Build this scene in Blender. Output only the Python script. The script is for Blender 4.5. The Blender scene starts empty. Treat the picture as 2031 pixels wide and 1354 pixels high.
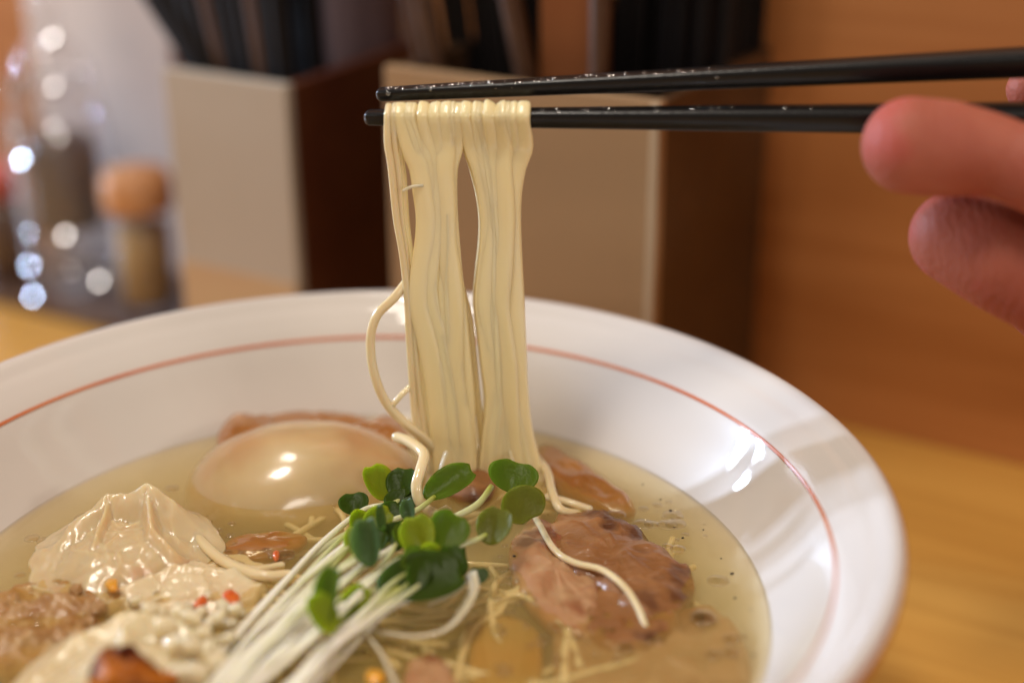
import bpy, bmesh, math, random
import numpy as np
from mathutils import Vector, Matrix, noise

random.seed(7)
SC = bpy.context.scene
COL = SC.collection
MM = 0.001                                   # everything below is laid out in millimetres

# ------------------------------------------------------------------ camera
FPX = 3000.0                                 # focal length in pixels of the 2031 px wide photo
CAM = np.array([32.38, -258.39, 216.94])
PITCH, ROLL = .40721, -.00594
FW = np.array([0, math.cos(PITCH), -math.sin(PITCH)])
R0 = np.array([1., 0, 0]); U0 = np.cross(R0, FW)
RT = math.cos(ROLL) * R0 + math.sin(ROLL) * U0
UP = -math.sin(ROLL) * R0 + math.cos(ROLL) * U0
cd = bpy.data.cameras.new('camera'); cam = bpy.data.objects.new('camera', cd); COL.objects.link(cam)
cd.sensor_width = 36.0; cd.lens = FPX / 2031 * 36.0
cd.clip_start = .01; cd.clip_end = 20
M = Matrix.Identity(4)
for i in range(3):
    M[i][0] = RT[i]; M[i][1] = UP[i]; M[i][2] = -FW[i]; M[i][3] = CAM[i] * MM
cam.matrix_world = M
cd.dof.use_dof = True; cd.dof.focus_distance = .326; cd.dof.aperture_fstop = 4.0
cd.dof.aperture_blades = 0
SC.camera = cam

# ------------------------------------------------------------------ light
W = bpy.data.worlds.new('World'); SC.world = W; W.use_nodes = True
W.node_tree.nodes['Background'].inputs[0].default_value = (1.0, .87, .74, 1)
W.node_tree.nodes['Background'].inputs[1].default_value = .26
TGT = Vector((.02, .04, .05))
def lamp(name, direction, dist, size, size_y, power, color):
    l = bpy.data.lights.new(name, 'AREA'); l.shape = 'RECTANGLE'; l.size = size; l.size_y = size_y
    l.energy = power; l.color = color
    o = bpy.data.objects.new(name, l); COL.objects.link(o)
    d = Vector(direction).normalized()
    o.location = TGT + d * dist
    o.rotation_euler = (-d).to_track_quat('-Z', 'Y').to_euler()
    return o
lamp('ceiling_or_fill_lamp', (-.235, -.24, .95), 1.5, .18, .30, 9, (1, .90, .78))
lamp('ceiling_or_fill_lamp', (.14, -.87, .46), 1.6, .30, .18, 2.2, (1, .90, .78))
lamp('ceiling_or_fill_lamp', (-.76, -.56, .30), 1.7, .50, .12, 1.6, (1, .90, .78))
lamp('ceiling_or_fill_lamp', (-.17, .10, .98), 1.3, .22, .22, 3.8, (1, .90, .78))
lamp('ceiling_or_fill_lamp', (.80, -.52, .30), 1.6, .30, .14, 3.5, (1, .90, .78))  # unseen low fill lamp added from front right to brighten the counter
lamp('window_light', (-.885, .39, .27), 2.0, .07, .27, 24, (.62, .77, 1.0))
lamp('window_light', (-.845, .48, .25), 2.0, .05, .27, 19, (.62, .77, 1.0))

SC.view_settings.view_transform = 'Standard'; SC.view_settings.look = 'None'
SC.view_settings.exposure = 0; SC.view_settings.gamma = 1
SC.render.engine = 'CYCLES'
cy = SC.cycles
cy.use_denoising = True
try: cy.denoiser = 'OPENIMAGEDENOISE'
except Exception: pass
cy.max_bounces = 12; cy.transparent_max_bounces = 24; cy.volume_bounces = 6
cy.transmission_bounces = 8; cy.glossy_bounces = 5; cy.diffuse_bounces = 4
cy.sample_clamp_indirect = 6; cy.caustics_reflective = False; cy.caustics_refractive = False

# ------------------------------------------------------------------ layout helpers
def ray(px, py): return FW + (px - 1015.5) / FPX * RT - (py - 677) / FPX * UP
def onz(px, py, z):
    d = ray(px, py); return CAM + (z - CAM[2]) / d[2] * d
def ony(px, py, y):
    d = ray(px, py); return CAM + (y - CAM[1]) / d[1] * d
RIM, SOUP = 75.0, 49.0

def resample(pts, n):
    P = np.array(pts, float)
    P = np.vstack([2 * P[0] - P[1], P, 2 * P[-1] - P[-2]])
    m = len(P) - 3; out = []
    for k in range(n):
        s = k / (n - 1) * m; i = min(int(s), m - 1); t = s - i
        a, b, c, d = P[i:i + 4]
        out.append(.5 * (2 * b + (c - a) * t + (2 * a - 5 * b + 4 * c - d) * t * t + (3 * b - a - 3 * c + d) * t ** 3))
    return np.array(out)

class MB:
    def __init__(s): s.v = []; s.f = []
    def add(s, vs, fs):
        o = len(s.v); s.v += [tuple(map(float, p)) for p in vs]
        s.f += [tuple(i + o for i in f) for f in fs]
    def rings(s, rings, cap=True, closed=False):
        n = len(rings[0]); vs = [p for r in rings for p in r]; fs = []
        m = len(rings)
        for i in range(m if closed else m - 1):
            a, b = i * n, ((i + 1) % m) * n
            for j in range(n):
                k = (j + 1) % n; fs.append((a + j, a + k, b + k, b + j))
        if cap and not closed:
            fs.append(tuple(range(n - 1, -1, -1))); fs.append(tuple(range((m - 1) * n, m * n)))
        s.add(vs, fs)
    def tube(s, pts, w, t=None, n=10, ref=(1, 0, 0), taper=None, power=2.6, twist=None, ends=True):
        """Sweep a rounded section of width w (along ref) and thickness t."""
        t = w if t is None else t
        P = np.array(pts, float); m = len(P); T = np.gradient(P, axis=0)
        T /= np.linalg.norm(T, axis=1)[:, None] + 1e-12
        ref = np.array(ref, float); R = []; prev = ref
        for i in range(m):
            a = prev - (prev @ T[i]) * T[i]; a /= np.linalg.norm(a) + 1e-12; prev = a
            b = np.cross(T[i], a)
            if twist is not None:
                c_, s_ = math.cos(twist(i / (m - 1))), math.sin(twist(i / (m - 1))); a, b = c_ * a + s_ * b, -s_ * a + c_ * b
            k = 1 if taper is None else taper(i / (m - 1))
            ring = []
            for j in range(n):
                th = 2 * math.pi * j / n; c, q = math.cos(th), math.sin(th)
                e = 2 / power
                ring.append(P[i] + a * (w / 2 * k * math.copysign(abs(c) ** e, c)) + b * (t / 2 * k * math.copysign(abs(q) ** e, q)))
            R.append(ring)
        if ends:
            def shrink(ring, c, d, k): return [c + (np.array(p) - c) * k + d for p in ring]
            k0 = 1 if taper is None else taper(0); k1 = 1 if taper is None else taper(1)
            h = min(w, t) / 2
            R = [shrink(R[0], P[0], -T[0] * h * .75 * k0, .45), shrink(R[0], P[0], -T[0] * h * .4 * k0, .82)] + R + \
                [shrink(R[-1], P[-1], T[-1] * h * .4 * k1, .82), shrink(R[-1], P[-1], T[-1] * h * .75 * k1, .45)]
        s.rings(R)
    def lathe(s, prof, n=96, c=(0, 0, 0), closed=False):
        s.rings([[(c[0] + r * math.cos(2 * math.pi * j / n), c[1] + r * math.sin(2 * math.pi * j / n), c[2] + z) for j in range(n)] for r, z in prof], cap=False, closed=closed)
    def box(s, o, ex, ey, ez):
        o, ex, ey, ez = (np.array(q, float) for q in (o, ex, ey, ez))
        vs = [o + a * ex + b * ey + c * ez for c in (0, 1) for b in (0, 1) for a in (0, 1)]
        s.add(vs, [(0, 2, 3, 1), (4, 5, 7, 6), (0, 1, 5, 4), (2, 6, 7, 3), (0, 4, 6, 2), (1, 3, 7, 5)])
    def sphere(s, c, rx, ry=None, rz=None, nu=14, nv=9, disp=None, zmin=None):
        ry = rx if ry is None else ry; rz = rx if rz is None else rz
        rings = []
        for i in range(nv + 1):
            ph = -math.pi / 2 + math.pi * (min(max(i, .04), nv - .04)) / nv
            ring = []
            for j in range(nu):
                th = 2 * math.pi * j / nu
                d = np.array([math.cos(ph) * math.cos(th), math.cos(ph) * math.sin(th), math.sin(ph)])
                k = 1 if disp is None else 1 + disp(d)
                ring.append(np.array(c) + d * k * np.array([rx, ry, rz]))
            rings.append(ring)
        s.rings(rings)
    def slab(s, outline, z, thick, bulge=1.0, rough=.5, rings=6, n=44, seed=0, tilt=(0, 0), freq=.25):
        """A rounded slice: closed outline (x, y) mm, top near z, domed and uneven."""
        O = np.array(outline, float); O = np.vstack([O, O[:1]])
        O = np.vstack([O[-2], O, O[1]]); m = len(O) - 3; P = []
        for k in range(n):
            q = k / n * m; i = int(q); t = q - i; a, b, c, d = O[i:i + 4]
            P.append(.5 * (2 * b + (c - a) * t + (2 * a - 5 * b + 4 * c - d) * t * t + (3 * b - a - 3 * c + d) * t ** 3))
        P = np.array(P); ce = P.mean(0)
        def lvl(k, zz, up):
            r = []
            for p in P:
                q = ce + (p - ce) * k
                nz = noise.fractal(Vector((q[0] * freq + seed * 9.1, q[1] * freq, seed)), 1, 2, 3) * rough
                r.append((q[0], q[1], zz + (nz if up else 0) + (q[0] - ce[0]) * tilt[0] + (q[1] - ce[1]) * tilt[1]))
            return r
        R = [lvl(.1, z - thick, False), lvl(.8, z - thick, False), lvl(.97, z - thick * .7, False), lvl(1.0, z - thick * .35, False)]
        for i in range(rings):
            k = 1 - .985 * ((i + .35) / rings) ** 1.2
            R.append(lvl(max(k, .02), z + bulge * (1 - k ** 2.2) - thick * .12 * max(0, (k - .8) / .2), True))
        s.rings(R)

def obj(name, mb, mat, parent=None, smooth=True, bevel=0, label=None, cat=None, group=None, kind=None, loc=None):
    me = bpy.data.meshes.new(name)
    V = np.array(mb.v) if not isinstance(mb, bpy.types.Mesh) else None
    if loc is None:
        loc = np.array([(V[:, 0].min() + V[:, 0].max()) / 2, (V[:, 1].min() + V[:, 1].max()) / 2, V[:, 2].min()])
    loc = np.array(loc, float)
    base = np.array(parent['_loc']) if parent is not None and '_loc' in parent else (np.zeros(3) if parent is None else np.array(parent['_abs']))
    me.from_pydata([tuple((p - loc) * MM) for p in V], [], mb.f); me.update()
    bm = bmesh.new(); bm.from_mesh(me)
    bmesh.ops.recalc_face_normals(bm, faces=bm.faces)
    if bevel:
        bmesh.ops.bevel(bm, geom=list(bm.edges), offset=bevel * MM, segments=2, affect='EDGES', profile=.6)
    bm.to_mesh(me); bm.free()
    me.polygons.foreach_set('use_smooth', [smooth] * len(me.polygons))
    if mat: me.materials.append(mat)
    o = bpy.data.objects.new(name, me); COL.objects.link(o)
    o.location = Vector((loc - base) * MM)
    o['_abs'] = [float(q) for q in loc]
    if parent is not None: o.parent = parent
    tag(o, label, cat, group, kind)
    return o

def tag(o, label=None, cat=None, group=None, kind=None):
    if label: o['label'] = label
    if cat: o['category'] = cat
    if group: o['group'] = group
    if kind: o['kind'] = kind
    return o

def thing(name, loc, label, cat, group=None):
    o = bpy.data.objects.new(name, None); COL.objects.link(o)
    o.empty_display_size = .01
    o.location = Vector(np.array(loc, float) * MM); o['_abs'] = [float(q) for q in loc]
    return tag(o, label, cat, group)

# ------------------------------------------------------------------ materials
def mat(name, color, rough=.4, sss=0, sss_r=(1, .5, .3), sss_s=.002, spec=.5, coat=0, coat_r=.06, metal=0, trans=0, ior=1.45,
        var=None, var_scale=150, var_amt=1.0, var_stretch=(1, 1, 1), bump=0, bump_scale=400, bump_stretch=None, alpha=1, detail=4,
        var2=None, var2_scale=60, var2_lo=.55, var2_hi=.65):
    m = bpy.data.materials.new(name); m.use_nodes = True
    nt = m.node_tree; N = nt.nodes; L = nt.links
    p = N['Principled BSDF']
    p.inputs['Base Color'].default_value = (*color, 1); p.inputs['Roughness'].default_value = rough
    p.inputs['Specular IOR Level'].default_value = spec; p.inputs['Metallic'].default_value = metal
    p.inputs['Subsurface Weight'].default_value = sss; p.inputs['Subsurface Radius'].default_value = sss_r
    p.inputs['Subsurface Scale'].default_value = sss_s
    p.inputs['Coat Weight'].default_value = coat; p.inputs['Coat Roughness'].default_value = coat_r
    p.inputs['Transmission Weight'].default_value = trans; p.inputs['IOR'].default_value = ior
    p.inputs['Alpha'].default_value = alpha
    tc = N.new('ShaderNodeTexCoord')
    def mapped(stretch):
        mp = N.new('ShaderNodeMapping'); mp.inputs['Scale'].default_value = stretch
        L.new(tc.outputs['Object'], mp.inputs[0]); return mp.outputs[0]
    csock = None
    if var is not None:
        nz = N.new('ShaderNodeTexNoise'); nz.inputs['Scale'].default_value = var_scale; nz.inputs['Detail'].default_value = detail
        L.new(mapped(var_stretch), nz.inputs[0])
        rp = N.new('ShaderNodeValToRGB'); rp.color_ramp.elements[0].position = .5 - .22 / max(var_amt, .1); rp.color_ramp.elements[1].position = .5 + .22 / max(var_amt, .1)
        rp.color_ramp.elements[0].color = (*color, 1); rp.color_ramp.elements[1].color = (*var, 1)
        L.new(nz.outputs[0], rp.inputs[0]); csock = rp.outputs[0]
        L.new(csock, p.inputs['Base Color'])
    if var2 is not None:
        nz = N.new('ShaderNodeTexNoise'); nz.inputs['Scale'].default_value = var2_scale; nz.inputs['Detail'].default_value = 3
        L.new(mapped((1, 1, 1)), nz.inputs[0])
        mr = N.new('ShaderNodeMapRange'); mr.inputs[1].default_value = var2_lo; mr.inputs[2].default_value = var2_hi
        L.new(nz.outputs[0], mr.inputs[0])
        mx = N.new('ShaderNodeMix'); mx.data_type = 'RGBA'
        L.new(mr.outputs[0], mx.inputs['Factor']); mx.inputs['A'].default_value = (*color, 1)
        if csock: L.new(csock, mx.inputs['A'])
        mx.inputs['B'].default_value = (*var2, 1); L.new(mx.outputs['Result'], p.inputs['Base Color'])
    if bump:
        nz = N.new('ShaderNodeTexNoise'); nz.inputs['Scale'].default_value = bump_scale; nz.inputs['Detail'].default_value = 3
        L.new(mapped(bump_stretch or (1, 1, 1)), nz.inputs[0])
        b = N.new('ShaderNodeBump'); b.inputs['Strength'].default_value = bump; b.inputs['Distance'].default_value = .0006
        L.new(nz.outputs[0], b.inputs['Height']); L.new(b.outputs[0], p.inputs['Normal'])
        if coat: L.new(b.outputs[0], p.inputs['Coat Normal'])
    return m

def clear_mat(name, tint=(1, 1, 1), ior=1.33, rough=.02, bump=0, bump_scale=120, vol=None, milk=0, milk_col=(.8, .7, .5), floor=0):
    """Clear liquid or glass that lets light straight through: a tinted transparent body under a mirror-like skin."""
    m = bpy.data.materials.new(name); m.use_nodes = True
    nt = m.node_tree; N = nt.nodes; L = nt.links; N.remove(N['Principled BSDF'])
    out = N['Material Output']
    tr = N.new('ShaderNodeBsdfTransparent'); tr.inputs[0].default_value = (*tint, 1)
    gl = N.new('ShaderNodeBsdfGlossy'); gl.inputs['Roughness'].default_value = rough
    lw = N.new('ShaderNodeLayerWeight'); pw = N.new('ShaderNodeMath'); pw.operation = 'POWER'; pw.inputs[1].default_value = 5
    f0 = ((ior - 1) / (ior + 1)) ** 2                  # Schlick reflectance, the same from both sides
    fr = N.new('ShaderNodeMath'); fr.operation = 'MULTIPLY_ADD'; fr.inputs[1].default_value = 1 - f0; fr.inputs[2].default_value = f0
    L.new(lw.outputs['Facing'], pw.inputs[0]); L.new(pw.outputs[0], fr.inputs[0])
    mx = N.new('ShaderNodeMixShader')
    body = tr.outputs[0]
    if milk:
        df = N.new('ShaderNodeBsdfDiffuse'); df.inputs[0].default_value = (*milk_col, 1)
        m2 = N.new('ShaderNodeMixShader'); m2.inputs[0].default_value = milk
        L.new(tr.outputs[0], m2.inputs[1]); L.new(df.outputs[0], m2.inputs[2]); body = m2.outputs[0]
    fac = fr.outputs[0]
    if floor:
        ad = N.new('ShaderNodeMath'); ad.operation = 'ADD'; ad.inputs[1].default_value = floor; ad.use_clamp = True
        L.new(fac, ad.inputs[0]); fac = ad.outputs[0]
    L.new(fac, mx.inputs[0]); L.new(body, mx.inputs[1]); L.new(gl.outputs[0], mx.inputs[2])
    L.new(mx.outputs[0], out.inputs['Surface'])
    if bump:
        tc = N.new('ShaderNodeTexCoord'); nz = N.new('ShaderNodeTexNoise'); nz.inputs['Scale'].default_value = bump_scale; nz.inputs['Detail'].default_value = 2
        L.new(tc.outputs['Object'], nz.inputs[0])
        b = N.new('ShaderNodeBump'); b.inputs['Strength'].default_value = bump; b.inputs['Distance'].default_value = .001
        L.new(nz.outputs[0], b.inputs['Height']); L.new(b.outputs[0], gl.inputs['Normal']); L.new(b.outputs[0], lw.inputs['Normal'])
    if vol:
        ab = N.new('ShaderNodeVolumeAbsorption'); ab.inputs[0].default_value = (*vol[0], 1); ab.inputs[1].default_value = vol[1]
        sc = N.new('ShaderNodeVolumeScatter'); sc.inputs[0].default_value = (*vol[2], 1); sc.inputs[1].default_value = vol[3]; sc.inputs['Anisotropy'].default_value = .4
        a = N.new('ShaderNodeAddShader'); L.new(ab.outputs[0], a.inputs[0]); L.new(sc.outputs[0], a.inputs[1]); L.new(a.outputs[0], out.inputs['Volume'])
    return m

def wood(name, c1, c2, axis, scale=9, rough=.4, coat=.2, stretch=14):
    """Long grained timber, the grain running along the world direction axis (rotation about z)."""
    m = bpy.data.materials.new(name); m.use_nodes = True
    nt = m.node_tree; N = nt.nodes; L = nt.links; p = N['Principled BSDF']
    tc = N.new('ShaderNodeTexCoord'); mp = N.new('ShaderNodeMapping'); mp.vector_type = 'TEXTURE'
    mp.inputs['Rotation'].default_value = (0, 0, axis); mp.inputs['Scale'].default_value = (stretch, 1, 1)
    L.new(tc.outputs['Object'], mp.inputs[0])
    n1 = N.new('ShaderNodeTexNoise'); n1.inputs['Scale'].default_value = scale * 5; n1.inputs['Detail'].default_value = 6; n1.inputs['Distortion'].default_value = .6
    n2 = N.new('ShaderNodeTexNoise'); n2.inputs['Scale'].default_value = scale * 26; n2.inputs['Detail'].default_value = 3
    L.new(mp.outputs[0], n1.inputs[0]); L.new(mp.outputs[0], n2.inputs[0])
    mx = N.new('ShaderNodeMix'); mx.inputs['Factor'].default_value = .3
    L.new(n1.outputs[0], mx.inputs['A']); L.new(n2.outputs[0], mx.inputs['B'])
    rp = N.new('ShaderNodeValToRGB'); rp.color_ramp.elements[0].position = .36; rp.color_ramp.elements[1].position = .64
    rp.color_ramp.elements[0].color = (*c1, 1); rp.color_ramp.elements[1].color = (*c2, 1)
    L.new(mx.outputs['Result'], rp.inputs[0]); L.new(rp.outputs[0], p.inputs['Base Color'])
    p.inputs['Roughness'].default_value = rough; p.inputs['Coat Weight'].default_value = coat; p.inputs['Coat Roughness'].default_value = .25
    b = N.new('ShaderNodeBump'); b.inputs['Strength'].default_value = .15; b.inputs['Distance'].default_value = .0005
    L.new(mx.outputs['Result'], b.inputs['Height']); L.new(b.outputs[0], p.inputs['Normal'])
    return m

# the counter and the partition stand askew to the camera
PA = np.array([142.15, 172.78, 0.]); PU = np.array([-.86508, .50164, 0]); PV = np.array([-.50164, -.86508, 0]); PZ = np.array([0, 0, 1.])
def pt(u, v, z=0): return PA + PU * u + PV * v + PZ * z
GRAIN = math.atan2(PU[1], PU[0])

M_table = wood('light_counter_timber', (.50, .245, .045), (.64, .345, .075), GRAIN, 8, .38, .3)
M_part = wood('orange_brown_timber', (.42, .155, .042), (.53, .22, .07), GRAIN, 7, .45, .15)
M_white = mat('white_glaze', (.70, .655, .62), .3, coat=.9, coat_r=.02, spec=.15, sss=.0, var=(.67, .625, .59), var_scale=18)
M_red = mat('red_underglaze', (.56, .13, .045), .2, coat=1, coat_r=.03, var=(.64, .24, .12), var_scale=60)
M_redout = mat('brown_red_glaze', (.34, .055, .02), .2, coat=1, coat_r=.03, var=(.42, .09, .03), var_scale=60)
M_broth = clear_mat('golden_broth', (.99, .965, .86), 1.34, .015, .22, 130, vol=((.98, .85, .28), 30, (1, .95, .74), 72), milk=.14, milk_col=(.78, .50, .12))
M_noodle = mat('noodle_dough', (.93, .80, .49), .24, sss=.42, sss_r=(1, .9, .7), sss_s=.0024, coat=.6, coat_r=.1, var=(.90, .71, .36), var_scale=60, var_stretch=(1, 1, .12), bump=.12, bump_scale=350, bump_stretch=(1, 1, .2))
M_noodle2 = mat('pale_noodle_dough', (.80, .68, .44), .25, sss=.5, sss_r=(1, .7, .35), sss_s=.002, coat=.8, coat_r=.08, var=(.76, .60, .34), var_scale=80)
M_egg = mat('soy_marinated_egg_white', (.62, .465, .245), .26, sss=.45, sss_r=(1, .6, .3), sss_s=.004, coat=.9, coat_r=.1, var=(.51, .335, .15), var_scale=40, var2=(.52, .25, .11), var2_scale=26, var2_lo=.46, var2_hi=.66, bump=.06, bump_scale=260)
M_wonton = mat('boiled_wonton_skin', (.70, .585, .37), .3, sss=.8, sss_r=(1, .68, .42), sss_s=.004, coat=.8, coat_r=.12, var=(.60, .42, .22), var_scale=75, var2=(.62, .32, .19), var2_scale=60, var2_lo=.57, var2_hi=.68, bump=.25, bump_scale=230)
M_wonton2 = mat('cream_wonton_skin', (.76, .62, .38), .24, sss=.6, sss_r=(1, .65, .4), sss_s=.004, coat=.6, coat_r=.16, var=(.76, .66, .44), var_scale=60, bump=.18, bump_scale=260)
M_skin_sheet = mat('thin_wonton_skin', (.80, .70, .48), .2, sss=.5, sss_r=(1, .7, .45), sss_s=.003, coat=.4, coat_r=.18, bump=.15, bump_scale=240, var=(.72, .54, .32), var_scale=90)
M_pork = mat('seared_pork', (.215, .075, .012), .5, sss=.25, sss_r=(1, .45, .2), sss_s=.003, coat=.55, coat_r=.15, var=(.36, .16, .055), var_scale=120, var_stretch=(.35, 1, 1), var2=(.11, .034, .008), var2_scale=75, var2_lo=.55, var2_hi=.66, bump=.7, bump_scale=700, bump_stretch=(.25, 1, 1))
M_pork2 = mat('pale_pork', (.42, .185, .085), .42, sss=.35, sss_r=(1, .45, .3), sss_s=.003, coat=.6, coat_r=.14, var=(.52, .32, .16), var_scale=110, var2=(.30, .10, .04), var2_scale=90, bump=.6, bump_scale=350)
M_pork3 = mat('soaked_pork', (.34, .20, .09), .45, sss=.3, sss_s=.003, coat=.5, coat_r=.2, var=(.46, .28, .15), var_scale=70, var2=(.26, .12, .05), var2_scale=60, bump=.6, bump_scale=300)
M_menma = mat('braised_bamboo', (.31, .105, .016), .3, sss=.3, sss_r=(1, .4, .15), sss_s=.002, coat=1, coat_r=.08, var=(.44, .20, .045), var_scale=110, var_stretch=(.3, 1, 1), bump=.4, bump_scale=300)
M_orange = mat('amber_broth_vegetable', (.46, .22, .04), .35, sss=.4, sss_r=(1, .5, .2), sss_s=.004, coat=.6, var=(.38, .24, .06), var_scale=70)
M_crumb = mat('browned_mince', (.36, .15, .03), .4, sss=.3, sss_s=.001, coat=1, coat_r=.15, var=(.56, .36, .15), var_scale=190, bump=1, bump_scale=600)
M_char = mat('charred_chip', (.50, .17, .015), .4, sss=.2, sss_r=(1, .4, .1), sss_s=.002, spec=.07, coat=.04, coat_r=.3, var=(.34, .07, .008), var_scale=95, var2=(.05, .008, .005), var2_scale=60, var2_lo=.42, var2_hi=.52, bump=.5, bump_scale=350)
M_onion = mat('chopped_white_onion', (.80, .72, .54), .2, sss=.6, sss_r=(1, .8, .5), sss_s=.003, coat=1, coat_r=.06, var=(.74, .60, .36), var_scale=160)
M_leek = mat('white_leek', (.74, .68, .54), .3, sss=.5, sss_r=(1, .85, .6), sss_s=.002, coat=.8, coat_r=.1, var=(.62, .55, .36), var_scale=400, var_stretch=(.2, .2, 1), bump=.3, bump_scale=700)
M_chili = mat('red_chili', (.72, .10, .015), .2, sss=.4, sss_r=(1, .3, .1), sss_s=.001, coat=1, coat_r=.05, var=(.66, .16, .02), var_scale=300)
M_yellow = mat('yellow_pepper', (.80, .42, .03), .2, sss=.4, sss_r=(1, .6, .1), sss_s=.001, coat=1, coat_r=.05, var=(.78, .34, .03), var_scale=300)
M_pepper = mat('ground_black_pepper', (.03, .022, .014), .6)
M_leafs = [mat('cress_leaf_green', (.060, .100, .007), .35, sss=.25, sss_r=(.6, 1, .2), sss_s=.001, spec=.07, coat=.04, coat_r=.3, var=(.078, .115, .008), var_scale=220, bump=.3, bump_scale=700),
           mat('cress_leaf_dark', (.026, .046, .003), .35, sss=.15, sss_r=(.6, 1, .2), sss_s=.001, spec=.07, coat=.04, coat_r=.3, var=(.032, .055, .006), var_scale=220, bump=.3, bump_scale=700),
           mat('cress_leaf_lime', (.14, .185, .008), .35, sss=.55, sss_r=(.7, 1, .2), sss_s=.001, spec=.07, coat=.04, coat_r=.3, var=(.19, .19, .010), var_scale=220, bump=.3, bump_scale=700),
           mat('cress_leaf_olive', (.085, .080, .008), .4, sss=.25, sss_r=(.7, 1, .2), sss_s=.001, spec=.12, var=(.11, .115, .012), var_scale=200, bump=.3, bump_scale=700),
           mat('cress_leaf_bluish', (.048, .080, .022), .4, sss=.25, sss_r=(.6, 1, .4), sss_s=.001, spec=.2, coat=.05, coat_r=.3, var=(.035, .065, .016), var_scale=200, bump=.3, bump_scale=700)]

def stem_mat(name, flip, lo, hi):
    """A sprout stem runs from white at the root end to yellow green at the leaves (along its own length)."""
    m = mat(name, (.8, .76, .6), .3, sss=.5, sss_r=(.9, 1, .5), sss_s=.0015, coat=.6, coat_r=.12)
    N = m.node_tree.nodes; L = m.node_tree.links; p = N['Principled BSDF']
    at = N.new('ShaderNodeAttribute'); at.attribute_name = 'along'
    rp = N.new('ShaderNodeValToRGB'); e = rp.color_ramp.elements
    e[0].position = lo; e[0].color = (.90, .85, .70, 1); e[1].position = hi; e[1].color = (.34, .38, .05, 1)
    L.new(at.outputs['Fac'], rp.inputs[0]); L.new(rp.outputs[0], p.inputs['Base Color'])
    return m
M_stem = stem_mat('sprout_stem', False, .5, 1.08)
M_black = mat('black_lacquer', (.006, .0055, .006), .32, spec=.25, coat=.25, coat_r=.16, bump=.1, bump_scale=900)
M_drop = clear_mat('water_bead', (1, 1, 1), 1.36, .0, floor=.25)
M_oil = clear_mat('broth_bubble', (1, .98, .92), 1.36, .01, floor=.12)
M_hand = mat('hand_skin', (.42, .13, .085), .6, spec=.35, sss=.35, sss_r=(1, .3, .15), sss_s=.003, var=(.34, .085, .055), var_scale=70, bump=.25, bump_scale=900, var2=(.42, .095, .07), var2_scale=45)
def creases(m):
    N = m.node_tree.nodes; L = m.node_tree.links; p = N['Principled BSDF']
    tc = N.new('ShaderNodeTexCoord'); wv = N.new('ShaderNodeTexWave'); wv.bands_direction = 'X'; wv.inputs['Scale'].default_value = 170; wv.inputs['Distortion'].default_value = 9; wv.inputs['Detail'].default_value = 3; wv.inputs['Detail Scale'].default_value = 1.6
    L.new(tc.outputs['Object'], wv.inputs[0]); b = N.new('ShaderNodeBump'); b.inputs['Strength'].default_value = .2; b.inputs['Distance'].default_value = .0004
    old = p.inputs['Normal'].links[0].from_socket; L.new(wv.outputs['Fac'], b.inputs['Height']); L.new(old, b.inputs['Normal']); L.new(b.outputs[0], p.inputs['Normal'])
creases(M_hand)
M_glass = clear_mat('clear_glass', (.985, .985, .99), 1.5, .03, .1, 80, milk=.06, milk_col=(.8, .78, .8))
M_glint = mat('glint_cap_mirror', (.52, .52, .55), .04, metal=1.0)  # mirror metal of the caps added on the jar for glints
M_dark = mat('dark_paste', (.035, .014, .009), .4, coat=.4, var=(.06, .022, .012), var_scale=160)
M_lidorange = mat('orange_lid', (.58, .26, .10), .4, var=(.62, .33, .16), var_scale=60)
M_ysalt = mat('yellow_spice', (.38, .22, .045), .6, var=(.46, .27, .07), var_scale=240)
M_tray = mat('dark_tray_lacquer', (.085, .045, .03), .3, coat=.5, var=(.12, .07, .05), var_scale=60)
M_card = mat('pale_card', (.74, .68, .66), .6, var=(.78, .72, .74), var_scale=15)
M_cream = mat('cream_front_board', (.47, .41, .35), .45, var=(.42, .35, .28), var_scale=14)
M_tan = mat('tan_front_board', (.32, .20, .105), .5, var=(.36, .22, .11), var_scale=14)
M_maroon = wood('maroon_timber', (.085, .019, .009), (.12, .034, .012), GRAIN, 9, .5, .2)
M_darkbrown = wood('dark_brown_timber', (.05, .020, .006), (.075, .034, .01), GRAIN, 9, .5, .2)
M_acrylic = mat('frosted_acrylic_edge', (.55, .42, .28), .35, trans=.2)
M_black2 = mat('matte_black_plastic', (.007, .005, .005), .6, spec=.2)
M_stick2 = mat('brown_chopstick_wood', (.055, .02, .007), .45, var=(.08, .032, .011), var_scale=200)
M_lilac = mat('lilac_napkin_paper', (.21, .155, .185), .7, var=(.24, .18, .21), var_scale=40)
M_amber = mat('reddish_card', (.22, .06, .015), .6, var=(.28, .10, .03), var_scale=30)

# ------------------------------------------------------------------ setting
t = MB(); t.box((-900, -700, -30), (2200, 0, 0), (0, 1700, 0), (0, 0, 30))
obj('table', t, M_table, smooth=False, kind='structure', label='light timber counter top under the bowl')
t = MB(); t.box(pt(-520, -24, .3), PU * 1500, PV * 24, (0, 0, 520))
obj('wall', t, M_part, smooth=False, kind='structure', label='orange brown timber partition behind the counter')

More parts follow.
